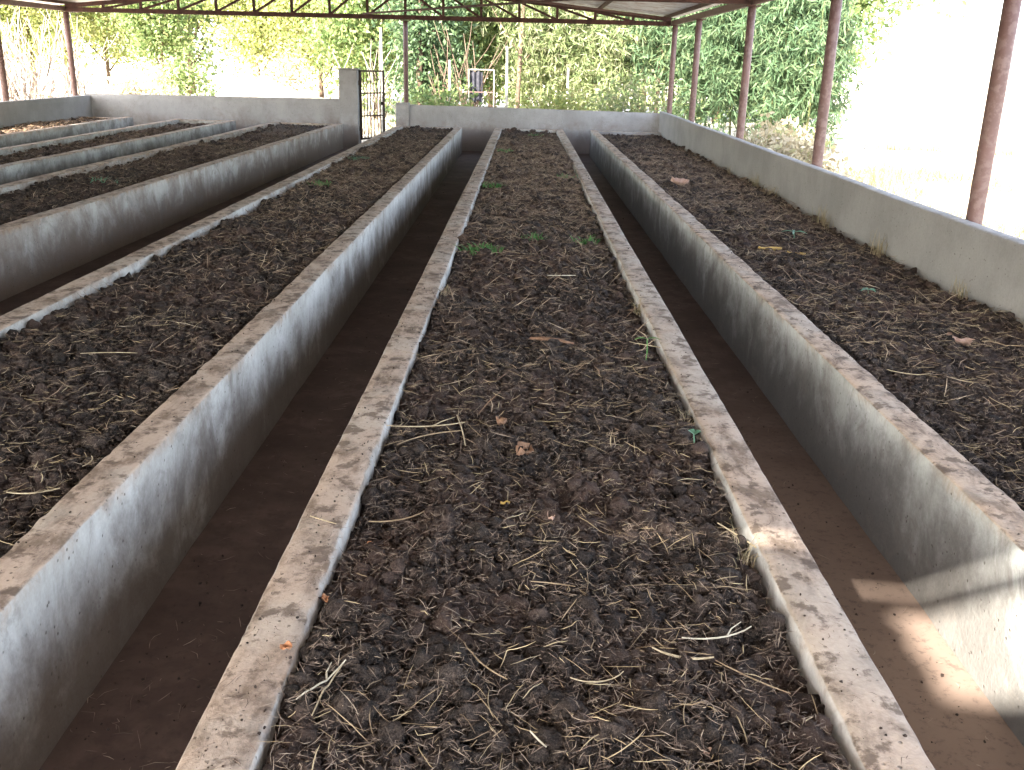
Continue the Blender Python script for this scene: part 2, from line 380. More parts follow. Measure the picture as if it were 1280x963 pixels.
# boundary walls
def bwall(label, *a, **k):
    o = long_wall('boundary_wall', *a, **k); tag(o, label, 'wall', 'low plastered walls round the shed'); return o
bwall('long low grey boundary wall along the right with rust red posts behind it', 2.385, 2.475, NEAR-.5, 17.95, -.05, .78, M['wall'], seed=31)
bwall('low brownish boundary wall along the far left edge of the shed', -8.14, -8.02, NEAR-.5, 18.30, -.05, .80, M['wall'], seed=32)
bwall('low boundary wall at the far end, left of the gate pillar, with a sunlit left corner', 18.30, 18.42, -8.14, -3.40, -.05, .83, M['wall_blue'], axis='x', zb=.845, seed=33)
bwall('low boundary wall at the far end, right of the gate opening, behind the middle bed', 17.98, 18.10, -2.12, 2.475, -.05, .785, M['wall_blue'], axis='x', zb=.745, seed=34)
o = long_wall('wall_end_block', 17.94, 18.14, -2.36, -2.123, -.05, .82, M['wall_blue'], axis='x', seed=35)
tag(o, 'short thicker concrete block ending the far wall at the right edge of the gate opening', 'wall block')
# gate pillar and gate
e = empty('gate_pillar', (-3.215, 18.15, 0), 'square grey concrete pillar holding the open metal gate', 'pillar')
mb = MB(); mb.box(-.165, .165, -.16, .16, -.05, 1.36)
p = mb.build('shaft', M['wall_blue'], e)
bv = p.modifiers.new('b', 'BEVEL'); bv.width = .012; bv.segments = 2
mb = MB(); mb.box(-.172, .172, -.167, .167, 1.362, 1.385); p = mb.build('cap', M['wall'], e)
e = empty('metal_gate', (-3.03, 18.12, .14), 'narrow dark metal bar gate swung open beside the concrete pillar', 'gate', rz=R(58))
mb = MB()
for x in (0.02, .66): mb.box(x-.016, x+.016, -.016, .016, 0, 1.22)
for z in (0.016, 1.204): mb.box(.036, .644, -.014, .014, z-.016, z+.016)
mb.build('gate_frame', M['gate'], e)
for i in range(6):
    mb = MB(); mb.tube([(.11+i*.092, 0, .034), (.11+i*.092, 0, 1.186)], .008, 6); mb.build('bar', M['gate'], e)
for z in (.42, .82):
    mb = MB(); mb.box(.037, .643, -.020, -.009, z-.012, z+.012); mb.build('cross_rail', M['gate'], e)
mb = MB(); mb.box(.60, .70, .017, .035, .60, .66); mb.build('latch', M['gate'], e)
for z in (.2, 1.0):
    mb = MB(); mb.tube([(-.012, 0, z-.04), (-.012, 0, z+.04)], .014, 8); mb.build('hinge', M['gate'], e)

# ------------------------------------------------------------------ roof and posts
RX = -2.8; RISE = .095; EZ = 2.33
def rz_(x): return EZ+RISE*(5.45-abs(x-RX))
roof = empty('shed_roof', (RX, 8, EZ), 'low gable roof of pale metal sheets carried on dark rust painted trusses', 'roof')
off = Vector((RX, 8, EZ))
def rel(mb):
    mb.v = [(v[0]-off.x, v[1]-off.y, v[2]-off.z) for v in mb.v]; return mb
def sheet(x0, x1, y0, y1):
    """corrugated sheet, ridges run down the slope"""
    ny = max(3, int((y1-y0)/.03)); ys = np.linspace(y0, y1, ny); xs = np.linspace(x0, x1, 3)
    X, Y = np.meshgrid(xs, ys); Z = rz_(X)+.07+.012*np.sin(Y*2*np.pi/.18)
    i = np.arange(X.size).reshape(X.shape)
    F = np.stack([i[:-1, :-1], i[:-1, 1:], i[1:, 1:], i[1:, :-1]], -1).reshape(-1, 4)
    V = np.stack([X-off.x, Y-off.y, Z-off.z], -1).reshape(-1, 3)
    n = len(V); V2 = V-[0, 0, .002]
    return link('roof_sheet', mesh_np('roof_sheet', np.concatenate([V, V2]), np.concatenate([F, F[:, ::-1]+n]), True), M['sheet'], roof)
for y0, y1 in ((12.2, 18.7), (6, 12.2), (-.62, 6)):
    sheet(RX-5.95, RX-.01, y0, y1); sheet(RX+.01, RX+5.47, y0, y1)
sheet(RX-5.95, RX-.01, -3.2, -.62)
# unseen slit and opening shaped in the roof to throw the sun patch
sheet(RX+.01, RX+5.47, -3.2, -1.18)
sheet(RX+.01, -1.15, -1.18, -.75); sheet(-.72, RX+5.47, -1.18, -.75)
sheet(RX+.01, RX+5.47, -.75, -.665)
sheet(RX+.01, -1.75, -.665, -.62); sheet(-.62, RX+5.47, -.665, -.62)
mb = rel_mb = MB(); mb.bar((RX, -3.2, rz_(RX)+.10), (RX, 18.72, rz_(RX)+.10), .3, .015); rel(mb).build('ridge_cap', M['sheet'], roof)
for dx in (-5.4, -4.05, -2.7, -1.35, -.25, .25, 1.35, 2.7, 4.05, 5.25):
    x = RX+dx; mb = MB(); mb.bar((x, -3.1, rz_(x)+.035), (x, 18.6, rz_(x)+.035), .05, .045); rel(mb).build('purlin', M['steel_dark'], roof)
for sx in (-5.42, 5.33):
    mb = MB(); mb.bar((RX+sx, -3.1, 2.27), (RX+sx, 18.6, 2.27), .05, .08); rel(mb).build('eave_beam', M['rust'], roof)
def truss(y, lo):
    t = bpy.data.objects.new('truss', None); C.objects.link(t); t.parent = roof; t.location = (0, y-8, 0)
    bz = lo
    def tb(mb, nm):
        mb.v = [(v[0]-RX, v[1], v[2]-EZ) for v in mb.v]; mb.build(nm, M['steel_dark'], t)
    xl, xr = RX-5.38, RX+5.29
    mb = MB(); mb.bar((xl, 0, bz), (xr, 0, bz), .06, .075); tb(mb, 'bottom_chord')
    mb = MB(); mb.bar((xl, 0, rz_(xl)-.02), (RX, 0, rz_(RX)-.02), .06, .07); mb.bar((RX, 0, rz_(RX)-.02), (xr, 0, rz_(xr)-.02), .06, .07); tb(mb, 'top_chord')
    n = 16; xs = [xl+(xr-xl)*i/n for i in range(n+1)]
    for i in range(1, n):
        mb = MB(); mb.bar((xs[i], 0, bz+.026), (xs[i], 0, rz_(xs[i])-.045), .045, .045); tb(mb, 'web_post')
    for i in range(1, n-1):
        a, b2 = xs[i], xs[i+1]
        if a >= RX-.01: p0, p1 = (a+.02, .0, rz_(a)-.05), (b2-.02, .0, bz+.03)
        else: p0, p1 = (a+.02, .0, bz+.03), (b2-.02, .0, rz_(b2)-.05)
        mb = MB(); mb.bar(p0, p1, .036, .038); tb(mb, 'web_brace')
for y, lo in ((18.05, 2.26), (11.7, 2.275), (5.5, 2.30), (-2.3, 2.30)): truss(y, lo)
# slanting tie across the far bay
mb = MB(); mb.bar((-2.9, 17.9, 2.30), (2.2, 11.8, 2.40), .03, .03); rel(mb).build('wind_tie', M['steel_dark'], roof)
mb = MB(); mb.bar((2.2, 17.9, 2.36), (-2.9, 11.8, 2.52), .03, .03); rel(mb).build('wind_tie', M['steel_dark'], roof)

PG = 'rust red roof posts round the shed'
def post(x, y, top, label, r=.046, base=-.05, mat='rust'):
    e = empty('roof_post', (x, y, base), label, 'post', PG)
    mb = MB(); h = top-base
    mb.tube([(0, 0, 0), (0, 0, h*.33), (0, 0, h*.66), (0, 0, h)], [r, r*1.0, r, r], 14)
    mb.build('pipe', M[mat], e, smooth=False)
    for p in e.children[0].data.polygons: p.use_smooth = abs(p.normal.z) < .5
    mb = MB(); mb.box(-.09, .09, -.09, .09, h+.001, h+.012); mb.build('cap_plate', M['steel_dark'], e)
for y, l in ((17.75, 'rust red pipe post at the far right corner, under the end of the truss'),
             (15.3, 'rust red pipe post second from the far right corner, in front of green bamboo'),
             (11.75, 'rust red pipe post third from the far right corner, beside dry grass'),
             (8.55, 'rust red pipe post behind the right wall at the edge of the bamboo'),
             (5.45, 'nearest and thickest rust red pipe post, against the white glare at the right')):
    post(2.53, y, 2.215, l)
post(-8.26, 18.2, 2.215, 'rust red pipe post at the far left corner, under the left end of the truss', .05)
post(-8.26, 15.75, 2.215, 'leftmost rust red pipe post, cut by the left edge of the photo', .05)
post(-2.32, 19.2, 2.24, 'slender brown post standing behind the far wall by the gate opening', .045)

# ------------------------------------------------------------------ compost
def ico(sub=2):
    import bmesh
    bm = bmesh.new(); bmesh.ops.create_icosphere(bm, subdivisions=sub, radius=1)
    V = np.array([v.co[:] for v in bm.verts]); F = np.array([[v.index for v in f.verts] for f in bm.faces]); bm.free()
    return V, F
IV, IF = ico(); IV3, IF3 = ico(3)
L3 = np.random.default_rng(5).normal(size=(40, len(IV3)))*.045
def soil_h(seed, base, x, y, rough=1.0):
    return base+fbm(x+seed*3.1, y, 1.1, 3)*.045+fbm(x+seed, y+seed, 6, 3)*.030*rough+np.abs(fbm(x, y+seed, 11, 4))*.045*rough-.012+fbm(x, y+seed, 70, 3)*.014*rough
def rand_rot(n):
    q = rng.normal(size=(n, 4)); q /= np.linalg.norm(q, axis=1)[:, None]; a, b, c, d = q.T
    return np.stack([1-2*(c*c+d*d), 2*(b*c-a*d), 2*(b*d+a*c), 2*(b*c+a*d), 1-2*(b*b+d*d), 2*(c*d-a*b), 2*(b*d-a*c), 2*(c*d+a*b), 1-2*(b*b+c*c)], -1).reshape(n, 3, 3)
def sample_y(n, y0, y1, p):
    """density falls with distance: pdf ~ d^-p"""
    u = rng.random(n)
    if p == 1: return y0*(y1/y0)**u
    a = 1-p; return (y0**a+u*(y1**a-y0**a))**(1/a)
def strands(n, x0f, x1f, y0, y1, hf, lmin, lmax, wmin, wmax, p, up=.12, K=4, curl=.6, lift=.004, xs=None, ys=None):
    if ys is None: ys = sample_y(n, y0, y1, p)
    if xs is None: xs = x0f(ys)+(x1f(ys)-x0f(ys))*rng.random(n)
    ln = lmin+(lmax-lmin)*rng.random(n)**2.2; wd = wmin+(wmax-wmin)*rng.random(n)
    th = rng.random(n)*2*np.pi; cv = rng.normal(size=n)*curl; tilt = rng.normal(size=n)*up
    t = np.linspace(-.5, .5, K+1)[None, :]
    ang = th[:, None]+cv[:, None]*t*2
    kink = (rng.random(n) < .2)[:, None]*rng.normal(size=n)[:, None]*(t > .1)
    ang = ang+kink
    dx = np.cos(ang)*ln[:, None]/K; dy = np.sin(ang)*ln[:, None]/K
    X = xs[:, None]+np.cumsum(dx, 1)-dx.sum(1)[:, None]/2; Y = ys[:, None]+np.cumsum(dy, 1)-dy.sum(1)[:, None]/2
    Zb = np.maximum(hf(X, Y), hf(xs, ys)[:, None]-.01)
    Zb = .25*Zb+.75*Zb.max(1)[:, None]
    Z = Zb+lift+np.abs(tilt[:, None]*ln[:, None])*(t+.5)*1.0+rng.random(n)[:, None]*.006
    P = np.stack([X, Y, Z], -1)
    nx = -np.sin(ang); ny = np.cos(ang); side = np.stack([nx, ny, 0*nx], -1)*(wd[:, None, None]/2)
    taper = (1-.7*np.abs(t*2)**4)[..., None]
    a = P-side*taper; b = P+side*taper; c = P+np.array([0, 0, 1])*wd[:, None, None]*.5*taper
    V = np.stack([a, b, c], 2)   # n,K+1,3,3
    base = (np.arange(n)*(K+1)*3)[:, None, None]
    F = []
    for k in range(K):
        for s in range(3):
            s2 = (s+1) % 3
            F.append([k*3+s, k*3+s2, (k+1)*3+s2, (k+1)*3+s])
    F = (np.array(F)[None]+base).reshape(-1, 4)
    return V.reshape(-1, 3), F
def clods(n, x0f, x1f, y0, y1, hf, rmin, rmax, p, pw=3, fine=False):
    IV, IF = (IV3, IF3) if fine else (globals()['IV'], globals()['IF'])
    ys = sample_y(n, y0, y1, p); xs = x0f(ys)+(x1f(ys)-x0f(ys))*rng.random(n)
    r = (rmin+(rmax-rmin)*rng.random(n)**pw)*(1+np.clip(ys-3, 0, 8)*.10)
    sc = r[:, None]*(.75+.5*rng.random((n, 3))); Rm = rand_rot(n)
    ph = rng.random((n, 3))*6.28
    d = 1+.16*np.sin(IV[None, :, 0]*4+ph[:, :1])+.14*np.sin(IV[None, :, 1]*5+ph[:, 1:2])*np.cos(IV[None, :, 2]*4+ph[:, 2:])+(L3[rng.integers(0, 40, n)]+sum(.10/(k+1)**.6*np.sin(np.einsum('vi,ni->nv', IV, rng.normal(size=(n, 3))*(4+3*k))+rng.random((n, 1))*6.28) for k in range(3)) if fine else rng.normal(size=(n, len(IV)))*.19)
    V = IV[None]*d[..., None]*sc[:, None, :]
    V = np.einsum('nij,nkj->nki', Rm, V); V[..., 2] *= .85
    V += np.stack([xs, ys, hf(xs, ys)+r*.25], -1)[:, None, :]
    F = (IF[None]+(np.arange(n)*len(IV))[:, None, None]).reshape(-1, 3)
    return V.reshape(-1, 3), F
def join(parts): 
    V = np.concatenate([p[0] for p in parts]); o = 0; F = []
    for p in parts: F.append(p[1]+o); o += len(p[0])
    return V, np.concatenate(F)
def compost(key, x0f, x1f, y0, yE, base, seed, nclod, nfib, nstraw, mat, lab, ymin=1.0, dens=.008):
    nclod = int(nclod*1.7); nfib = int(nfib*1.35); nstraw = int(nstraw*1.05)
    ys = adaptive(y0, yE, .0055, .007, .06) if ymin < 3 else adaptive(y0, yE, .01, .02, .08)
    tx = np.linspace(0, 1, int(1.05/dens)); Y, T = np.meshgrid(ys, tx, indexing='ij')
    X = x0f(Y)+(x1f(Y)-x0f(Y))*T
    hf = lambda x, y: soil_h(seed, base(y), x, y)
    edge = np.minimum(T, 1-T); Z = hf(X, Y)-.02*np.exp(-edge*25)
    i = np.arange(X.size).reshape(X.shape)
    F = np.stack([i[:-1, :-1], i[1:, :-1], i[1:, 1:], i[:-1, 1:]], -1).reshape(-1, 4)[:, ::-1]
    F3 = np.concatenate([F[:, [0, 1, 2]], F[:, [0, 2, 3]]])
    parts = [(np.stack([X, Y, Z], -1).reshape(-1, 3), F3)]
    xi0 = lambda y: x0f(y)+.03; xi1 = lambda y: x1f(y)-.03
    if nclod:
        parts.append(clods(int(nclod*1.0), xi0, xi1, ymin, yE-.1, lambda x, y: hf(x, y)+.008*rng.random(len(x)), .0022, .009, 1.45, 1.6))
        parts.append(clods(int(nclod*.10), xi0, xi1, ymin, yE-.1, hf, .008, .026, 1.2, 2.5))
        parts.append(clods(int(nclod*.16), xi0, xi1, ymin, 7, hf, .0065, .027, 1.25, 2.6, True))
    V, F = join(parts)
    tag(link('compost', mesh_np('compost', V, F, True), M[mat]), lab[0], 'compost', kind='stuff')
    V, F = strands(nfib, xi0, xi1, ymin, yE-.1, hf, .006, .040, .0006, .0019, 1.15, .35, 2, .15, .017)
    tag(link('plant_fibres', mesh_np('plant_fibres', V, F), M['fibre']), lab[1], 'plant litter', kind='stuff')
    n2 = int(nfib*.45); ya = max(2.6, ymin); yf = ya+(yE-.15-ya)*rng.triangular(0, .6, 1, n2); xf = xi0(yf)+(xi1(yf)-xi0(yf))*rng.random(n2)
    V, F = strands(n2, xi0, xi1, ymin, yE, hf, .02, .12, .0022, .0055, 1, .3, 2, .4, .010, xs=xf, ys=yf)
    tag(link('dry_stubble', mesh_np('dry_stubble', V, F), M['fibre_far']), lab[1].replace('fine brown plant fibres', 'matted dry stalks and leaf shreds')+', denser toward the far end', 'plant litter', kind='stuff')
    # straws gather in drifts
    n = nstraw*3; yy = sample_y(n, ymin, yE-.1, 1.0); xx = xi0(yy)+(xi1(yy)-xi0(yy))*rng.random(n)
    m_ = fbm(xx+seed*7, yy*.8, 1.8, 3)+.45*rng.random(n)+np.clip(yy-6, 0, 6)*.03 > .12
    xx = xx[m_][:nstraw]; yy = yy[m_][:nstraw]; n = len(xx)
    V, F = strands(n, xi0, xi1, ymin, yE, hf, .012, .10, .0008, .0027, 1, .16, 5, .17, .016, xs=xx, ys=yy)
    tag(link('loose_straw', mesh_np('loose_straw', V, F), M['straw']), lab[2], 'straw', kind='stuff')
    return hf
inner = lambda f, d: (lambda y: f(y)+d)
H = {}
b = BEDS['centre']
H['centre'] = compost('centre', inner(b['L'], TH-.01), inner(b['Rr'], -TH+.01), NEAR+.1, b['yend']-.11, lambda y: .402+0*y, 1, 17000, 26000, 2600, 'soil',
   ('dark crumbly compost filling the middle bed', 'fine brown plant fibres scattered over the middle bed', 'loose pale straw strewn over the middle bed'))
b = BEDS['leftone']
H['leftone'] = compost('leftone', inner(b['L'], TH-.01), inner(b['Rr'], -TH+.01), NEAR+.1, b['yend']-.11, lambda y: .402+0*y, 2, 10000, 16000, 3000, 'soil',
   ('dark crumbly compost filling the bed left of the middle one', 'fine brown plant fibres on the bed left of the middle one', 'loose pale straw strewn over the bed left of the middle one'), ymin=1.7)
rl0 = inner(RL, TH-.01)
H['right'] = compost('right', rl0, (lambda y: 2.39+0*y), NEAR+.1, 17.52, lambda y: .40+0*y-.03*np.clip((y-9)/8, 0, 1), 3, 9000, 16000, 4600, 'soil',
   ('greyish dark compost filling the bed along the right wall', 'fine brown plant fibres on the bed along the right wall', 'loose pale straw strewn over the bed along the right wall'), ymin=2.0)
b = BEDS['lefttwo']
H['lefttwo'] = compost('lefttwo', inner(b['L'], TH-.01), inner(b['Rr'], -TH+.01), 4.0, b['yend']-.11, lambda y: .395+0*y, 4, 2500, 6000, 1100, 'soil',
   ('dark brown compost in the bed ending at the gate pillar', 'fine brown plant fibres on the bed ending at the gate pillar', 'loose pale straw on the bed ending at the gate pillar'), ymin=5, dens=.014)
b = BEDS['leftthree']
H['leftthree'] = compost('leftthree', inner(b['L'], TH-.01), inner(b['Rr'], -TH+.01), 6.0, b['yend']-.11, lambda y: .375+0*y, 5, 1500, 4000, 500, 'soil_brown',
   ('brown compost in the bed second from the left wall', 'fine brown plant fibres on the bed second from the left wall', 'loose pale straw on the bed second from the left wall'), ymin=8, dens=.018)
H['left'] = compost('left', (lambda y: -8.03+0*y), inner(LR, -TH+.01), 8.0, 17.88, lambda y: .41+0*y, 6, 1500, 3000, 600, 'soil_brown',
   ('brown leafy compost in the bed against the left wall', 'fine brown plant fibres on the bed against the left wall', 'loose pale straw on the bed against the left wall'), ymin=10, dens=.02)

# crumbs and straw bits lying on the rims
def rim_litter(f0, f1, n, lab, y1=12):
    ys = sample_y(n, 1.1, y1, 1.1)
    hf = lambda x, y: TOP+.004+0*x
    V, F = strands(n, f0, f1, 1.1, y1, hf, .006, .04, .0008, .002, 1.1, .05, 2, .5, .001)
    a = clods(int(n*.7), f0, f1, 1.1, y1, hf, .0006, .0030, 1.3, 4)
    tag(link('rim_crumbs', mesh_np('rim_crumbs', *a), M['soil']), lab.replace('fine straw bits', 'small dark compost crumbs'), 'crumbs', kind='stuff')
    tag(link('rim_litter', mesh_np('rim_litter', V, F), M['fibre']), lab, 'plant litter', kind='stuff')
rim_litter(inner(BEDS['centre']['L'], .02), inner(BEDS['centre']['L'], TH), 800, 'fine straw bits on the left rim of the middle bed')
rim_litter(inner(BEDS['centre']['Rr'], -TH), inner(BEDS['centre']['Rr'], -.02), 250, 'fine straw bits on the right rim of the middle bed')
rim_litter(inner(BEDS['leftone']['Rr'], -TH), inner(BEDS['leftone']['Rr'], -.03), 350, 'fine straw bits on the rim facing the left trench')
rim_litter(inner(RL, .02), inner(RL, TH), 400, 'fine straw bits on the rim facing the right trench')

# leaf litter lit in the far left corner
def leaf_scatter(n, x0, x1, y0, y1, hf, s0, s1):
    xs = x0+(x1-x0)*rng.random(n); ys = y0+(y1-y0)*rng.random(n); s = s0+(s1-s0)*rng.random(n)
    Rm = rand_rot(n); q = np.array([[-1, 0, 0], [0, -.4, .12], [1, 0, 0], [0, .4, .12]])
    V = np.einsum('nij,kj->nki', Rm, q)*s[:, None, None]; V[..., 2] *= .35
    V += np.stack([xs, ys, hf(xs, ys)+s*.4], -1)[:, None]
    return V.reshape(-1, 3), np.arange(n*4).reshape(n, 4)
V, F = leaf_scatter(1500, -8.0, -7.35, 11, 17.8, H['left'], .02, .06)
tag(link('leaf_litter', mesh_np('leaf_litter', V, F), M['litter']), 'pale dry fallen leaves heaped in the bed along the left wall', 'leaf litter', kind='stuff')

# ------------------------------------------------------------------ single small things on the beds
def stalk(x, y, ang, ln, wd, label, key='centre', bend=.3, fork=False, z=None, rise=.0, mat='straw'):
    hf = H[key]; n = 7; pts = []; px, py = x-math.cos(ang)*ln/2, y-math.sin(ang)*ln/2
    for i in range(n+1):
        t = i/n; a = ang+bend*(t-.5)*2
        z0 = (float(hf(np.array([px]), np.array([py]))[0]) if z is None else z)
        pts.append((px, py, max(z0, .405 if z is None else z)+(.022 if z is None else .012)+rise*t))
        px += math.cos(a)*ln/n; py += math.sin(a)*ln/n
    zs = [p[2] for p in pts]; m = max(zs)
    pts = [(p[0]-x, p[1]-y, (p[2]*.4+m*.6)-TOP) for p in pts]
    mb = MB(); mb.tube(pts, [.72*wd*(.6+.4*math.sin(math.pi*(i+.5)/(n+1))) for i in range(n+1)], 6)
    if fork:
        p = Vector(pts[4]); mb.tube([p, p+Vector((math.cos(ang+.7), math.sin(ang+.7), .05))*ln*.18, p+Vector((math.cos(ang+.5), math.sin(ang+.5), .1))*ln*.36], [wd*.8, wd*.6, wd*.3], 6)
    o = mb.build('straw_stalk', M[mat]); o.location = (x, y, TOP); tag(o, label, 'straw', 'single straw stalks on the beds'); return o
M['stalk_pale'] = noisemat('stalk_pale', (.30, .24, .15), (.44, .37, .25), 50, .7)
M['stalk_tan'] = noisemat('stalk_tan', (.20, .14, .085), (.30, .23, .15), 50, .75)
M['stalk_white'] = noisemat('stalk_white', (.40, .37, .28), (.52, .48, .39), 50, .7)
S1 = [
 (-.185, 2.88, R(100), .27, .0032, 'upright looking pale straight stalk lying across the tangle left of centre', 'centre', .05, False, 'stalk_pale'),
 (-.30, 2.93, R(14), .26, .0028, 'long pale forked stalk left of the brown curled leaf', 'centre', .35, True, 'stalk_pale'),
 (-.27, 2.80, R(32), .24, .0026, 'bent tan stalk crossing beneath the forked one left of centre', 'centre', -.4, False, 'stalk_tan'),
 (.43, 1.76, R(22), .17, .0026, 'whitish curved stalk with a side shoot near the right rim', 'centre', .5, True, 'stalk_white'),
 (.35, 1.68, R(-8), .13, .0038, 'thick tan bent stalk just below the whitish curved one', 'centre', .6, False, 'stalk_pale'),
 (-.355, 1.52, R(62), .14, .0026, 'bright white frayed stalk by the left rim near the camera', 'centre', .1, True, 'stalk_white'),
 (-.335, 1.50, R(78), .16, .0026, 'pale yellow stalk beside the white frayed one', 'centre', -.15, False, 'stalk_pale'),
 (.575, 2.16, R(118), .22, .0030, 'long yellow stalk leaning along the inner face of the right rim', 'centre', .05, False, 'stalk_pale'),
 (.47, 1.60, R(-38), .16, .0022, 'thin tan stalk slanting down near the right rim by the bottom', 'centre', .15, False, 'stalk_tan'),
 (-.05, 1.62, R(-50), .15, .0024, 'brown bent stalk in the lower middle of the middle bed', 'centre', .3, False, 'stalk_tan'),
 (.05, 1.40, R(-55), .05, .0026, 'short white stalk end near the bottom of the middle bed', 'centre', .1, False, 'stalk_white'),
 (.17, 1.60, R(20), .12, .0022, 'pale kinked stalk beside the large clod', 'centre', .8, False, 'stalk_pale'),
 (.08, 1.93, R(172), .12, .0022, 'thin tan stalk lying level in the centre of the middle bed', 'centre', .1, False, 'stalk_tan'),
 (.55, 3.9, R(150), .20, .0028, 'pale straight stalk against the right rim behind the seedling', 'centre', .05, False, 'stalk_pale'),
 (.22, 5.3, R(8), .16, .0035, 'pale stalk lying level in the upper half of the middle bed', 'centre', .1, False, 'stalk_white'),
 (-.30, 2.28, R(40), .20, .0028, 'curved tan blade of straw near the left rim', 'centre', .7, False, 'stalk_tan'),
 (-1.25, 2.55, R(100), .08, .0028, 'pale bent stalk touching the rim of the left bed', 'leftone', .6, False, 'stalk_pale'),
 (-1.72, 2.62, R(40), .12, .0024, 'tan stalk lying in the near part of the left bed', 'leftone', .3, False, 'stalk_tan'),
 (-1.62, 3.6, R(5), .22, .0022, 'thin pale stalk lying level in the left bed', 'leftone', -.2, False, 'stalk_pale'),
 (-1.30, 2.35, R(20), .14, .0028, 'pale curved stalk near the rim of the left bed', 'leftone', .6, False, 'stalk_pale'),
 (1.52, 3.6, R(-20), .16, .0024, 'pale stalk near the inner rim of the right bed', 'right', .4, False, 'stalk_pale'),
 (2.1, 4.0, R(-14), .22, .0030, 'long tan stalk lying across the near part of the right bed', 'right', .2, False, 'stalk_tan'),
]
for x, y, a, ln, wd, lab, key, bend, fk, mt in S1: stalk(x, y, a, ln, wd, lab, key, bend, fk, mat=mt)
stalk(-.485, 2.18, R(-28), .085, .0022, 'short pale straw lying on the left rim of the middle bed', bend=.05, z=TOP-.006, mat='stalk_pale')
stalk(1.34, 6.9, R(-12), .16, .003, 'pale straw lying on the rim of the right bed', 'right', .3, z=TOP-.004, mat='stalk_pale')

def hz(key, x, y): return float(H[key](np.array([x]), np.array([y]))[0])
def leaf(key, x, y, ln, wd, rz, label, mat, curl=.25, tilt=.1, z=None, lobes=0):
    nu, nv = 14, 6; V = []; F = []
    for i in range(nu+1):
        t = i/nu; hw = wd/2*math.sin(math.pi*min(1, t*.97+.015))**.7
        if lobes: hw *= 1+.3*math.sin(t*math.pi*2*lobes)
        for j in range(nv+1):
            s = j/nv*2-1
            V.append(((t-.5)*ln, s*hw, curl*wd*(s*s)+curl*ln*.5*(t-.5)**2*2+.004*math.sin(7*t+3*s)))
    for i in range(nu):
        for j in range(nv):
            a = i*(nv+1)+j; F.append((a, a+1, a+nv+2, a+nv+1))
    me = bpy.data.meshes.new('fallen_leaf'); me.from_pydata(V, [], F); me.polygons.foreach_set('use_smooth', [True]*len(F))
    o = link('fallen_leaf', me, M[mat]); o.location = (x, y, (hz(key, x, y)+.014) if z is None else z); o.rotation_euler = (tilt, tilt*.6, rz)
    m = o.modifiers.new('s', 'SOLIDIFY'); m.thickness = .0008
    return tag(o, label, 'leaf', 'single fallen leaves')
leaf('right', 1.66, 6.44, .17, .055, R(12), 'long yellow fallen leaf on the right bed', 'leaf_fall_y')
leaf('right', 1.80, 6.3, .12, .03, R(-10), 'narrow faded yellow leaf beside the long yellow one', 'leaf_fall_y')
leaf('right', 1.96, 4.12, .10, .05, R(-20), 'curled pinkish brown leaf on the near part of the right bed', 'leaf_fall_p', .5, lobes=2)
leaf('right', 1.54, 9.8, .20, .10, R(20), 'crumpled pale pink leaf on the far part of the right bed', 'leaf_fall_p', .5, .3, lobes=3)
leaf('centre', .01, 2.74, .07, .05, R(60), 'brown curled lobed leaf in the middle bed', 'leaf_fall_b', .6, .3, lobes=2)
leaf('centre', -.06, 2.98, .05, .035, R(110), 'small reddish brown leaf above the brown curled one', 'leaf_fall_b', .6, .3, lobes=2)
leaf('centre', -.03, 2.38, .026, .012, R(10), 'tiny yellow green leaf in the middle bed', 'leaf_fall_y')
leaf('centre', -.41, 1.83, .028, .016, R(-60), 'small orange brown leaf at the foot of the left rim', 'leaf_fall_o')
leaf('centre', -.445, 1.62, .024, .022, R(10), 'small orange leaf lying on the left rim of the middle bed', 'leaf_fall_o', z=TOP+.008)
leaf('centre', -.36, 2.12, .024, .014, R(80), 'tiny bright orange leaf in the shade by the left rim', 'leaf_fall_o')
leaf('centre', .345, 1.39, .03, .016, R(-20), 'small tan leaf near the bottom of the middle bed', 'leaf_fall_p')
leaf('centre', .09, 2.24, .05, .02, R(95), 'narrow pale tan curled leaf in the centre of the middle bed', 'leaf_fall_p', .6)
leaf('right', 1.95, 4.25, .05, .02, R(40), 'small tan leaf just beyond the curled pinkish one', 'leaf_fall_b')
# strip of bark
mb = MB(); mb.tube([(-.10, .03, 0), (-.05, .018, .006), (.02, -.002, .006), (.085, -.035, 0)], [.008, .014, .013, .006], 8)
mb.v = [(a, b_, c*.6) for a, b_, c in mb.v]
o = mb.build('bark_strip', M['leaf_fall_b'], smooth=True); o.location = (.14, 3.94, hz('centre', .14, 3.94)+.02); tag(o, 'flat brown strip of bark lying in the middle bed', 'bark')

def seedling(key, x, y, h, label, mat='sprout', nl=2, ll=.06, lw=.014, rz=0., droop=.2, spread=1.0):
    z = hz(key, x, y); e = empty('seedling', (x, y, z), label, 'seedling', 'green seedlings growing in the compost', rz)
    mb = MB(); mb.tube([(0, 0, -.01), (.003, 0, h*.5), (0, .002, h)], [.0028, .0024, .002], 6); mb.build('stem', M[mat], e, True)
    for k in range(nl):
        a = 2*math.pi*k/nl+.2*k; V = []; F = []; n = 8
        for i in range(n+1):
            t = i/n; hw = lw/2*math.sin(math.pi*(.06+.9*t))
            rr = t*ll*spread; zz = h+ll*.35*t-droop*ll*t*t*2
            for s in (-1, 0, 1): V.append((rr*math.cos(a)-s*hw*math.sin(a), rr*math.sin(a)+s*hw*math.cos(a), zz+abs(s)*hw*.4))
        for i in range(n):
            for j in range(2): q = i*3+j; F.append((q, q+1, q+4, q+3))
        me = bpy.data.meshes.new('leaf'); me.from_pydata(V, [], F); link('leaf', me, M[mat], e)
    return e
seedling('centre', .50, 3.66, .10, 'thin T shaped green seedling by the right rim of the middle bed', nl=2, ll=.055, lw=.012)
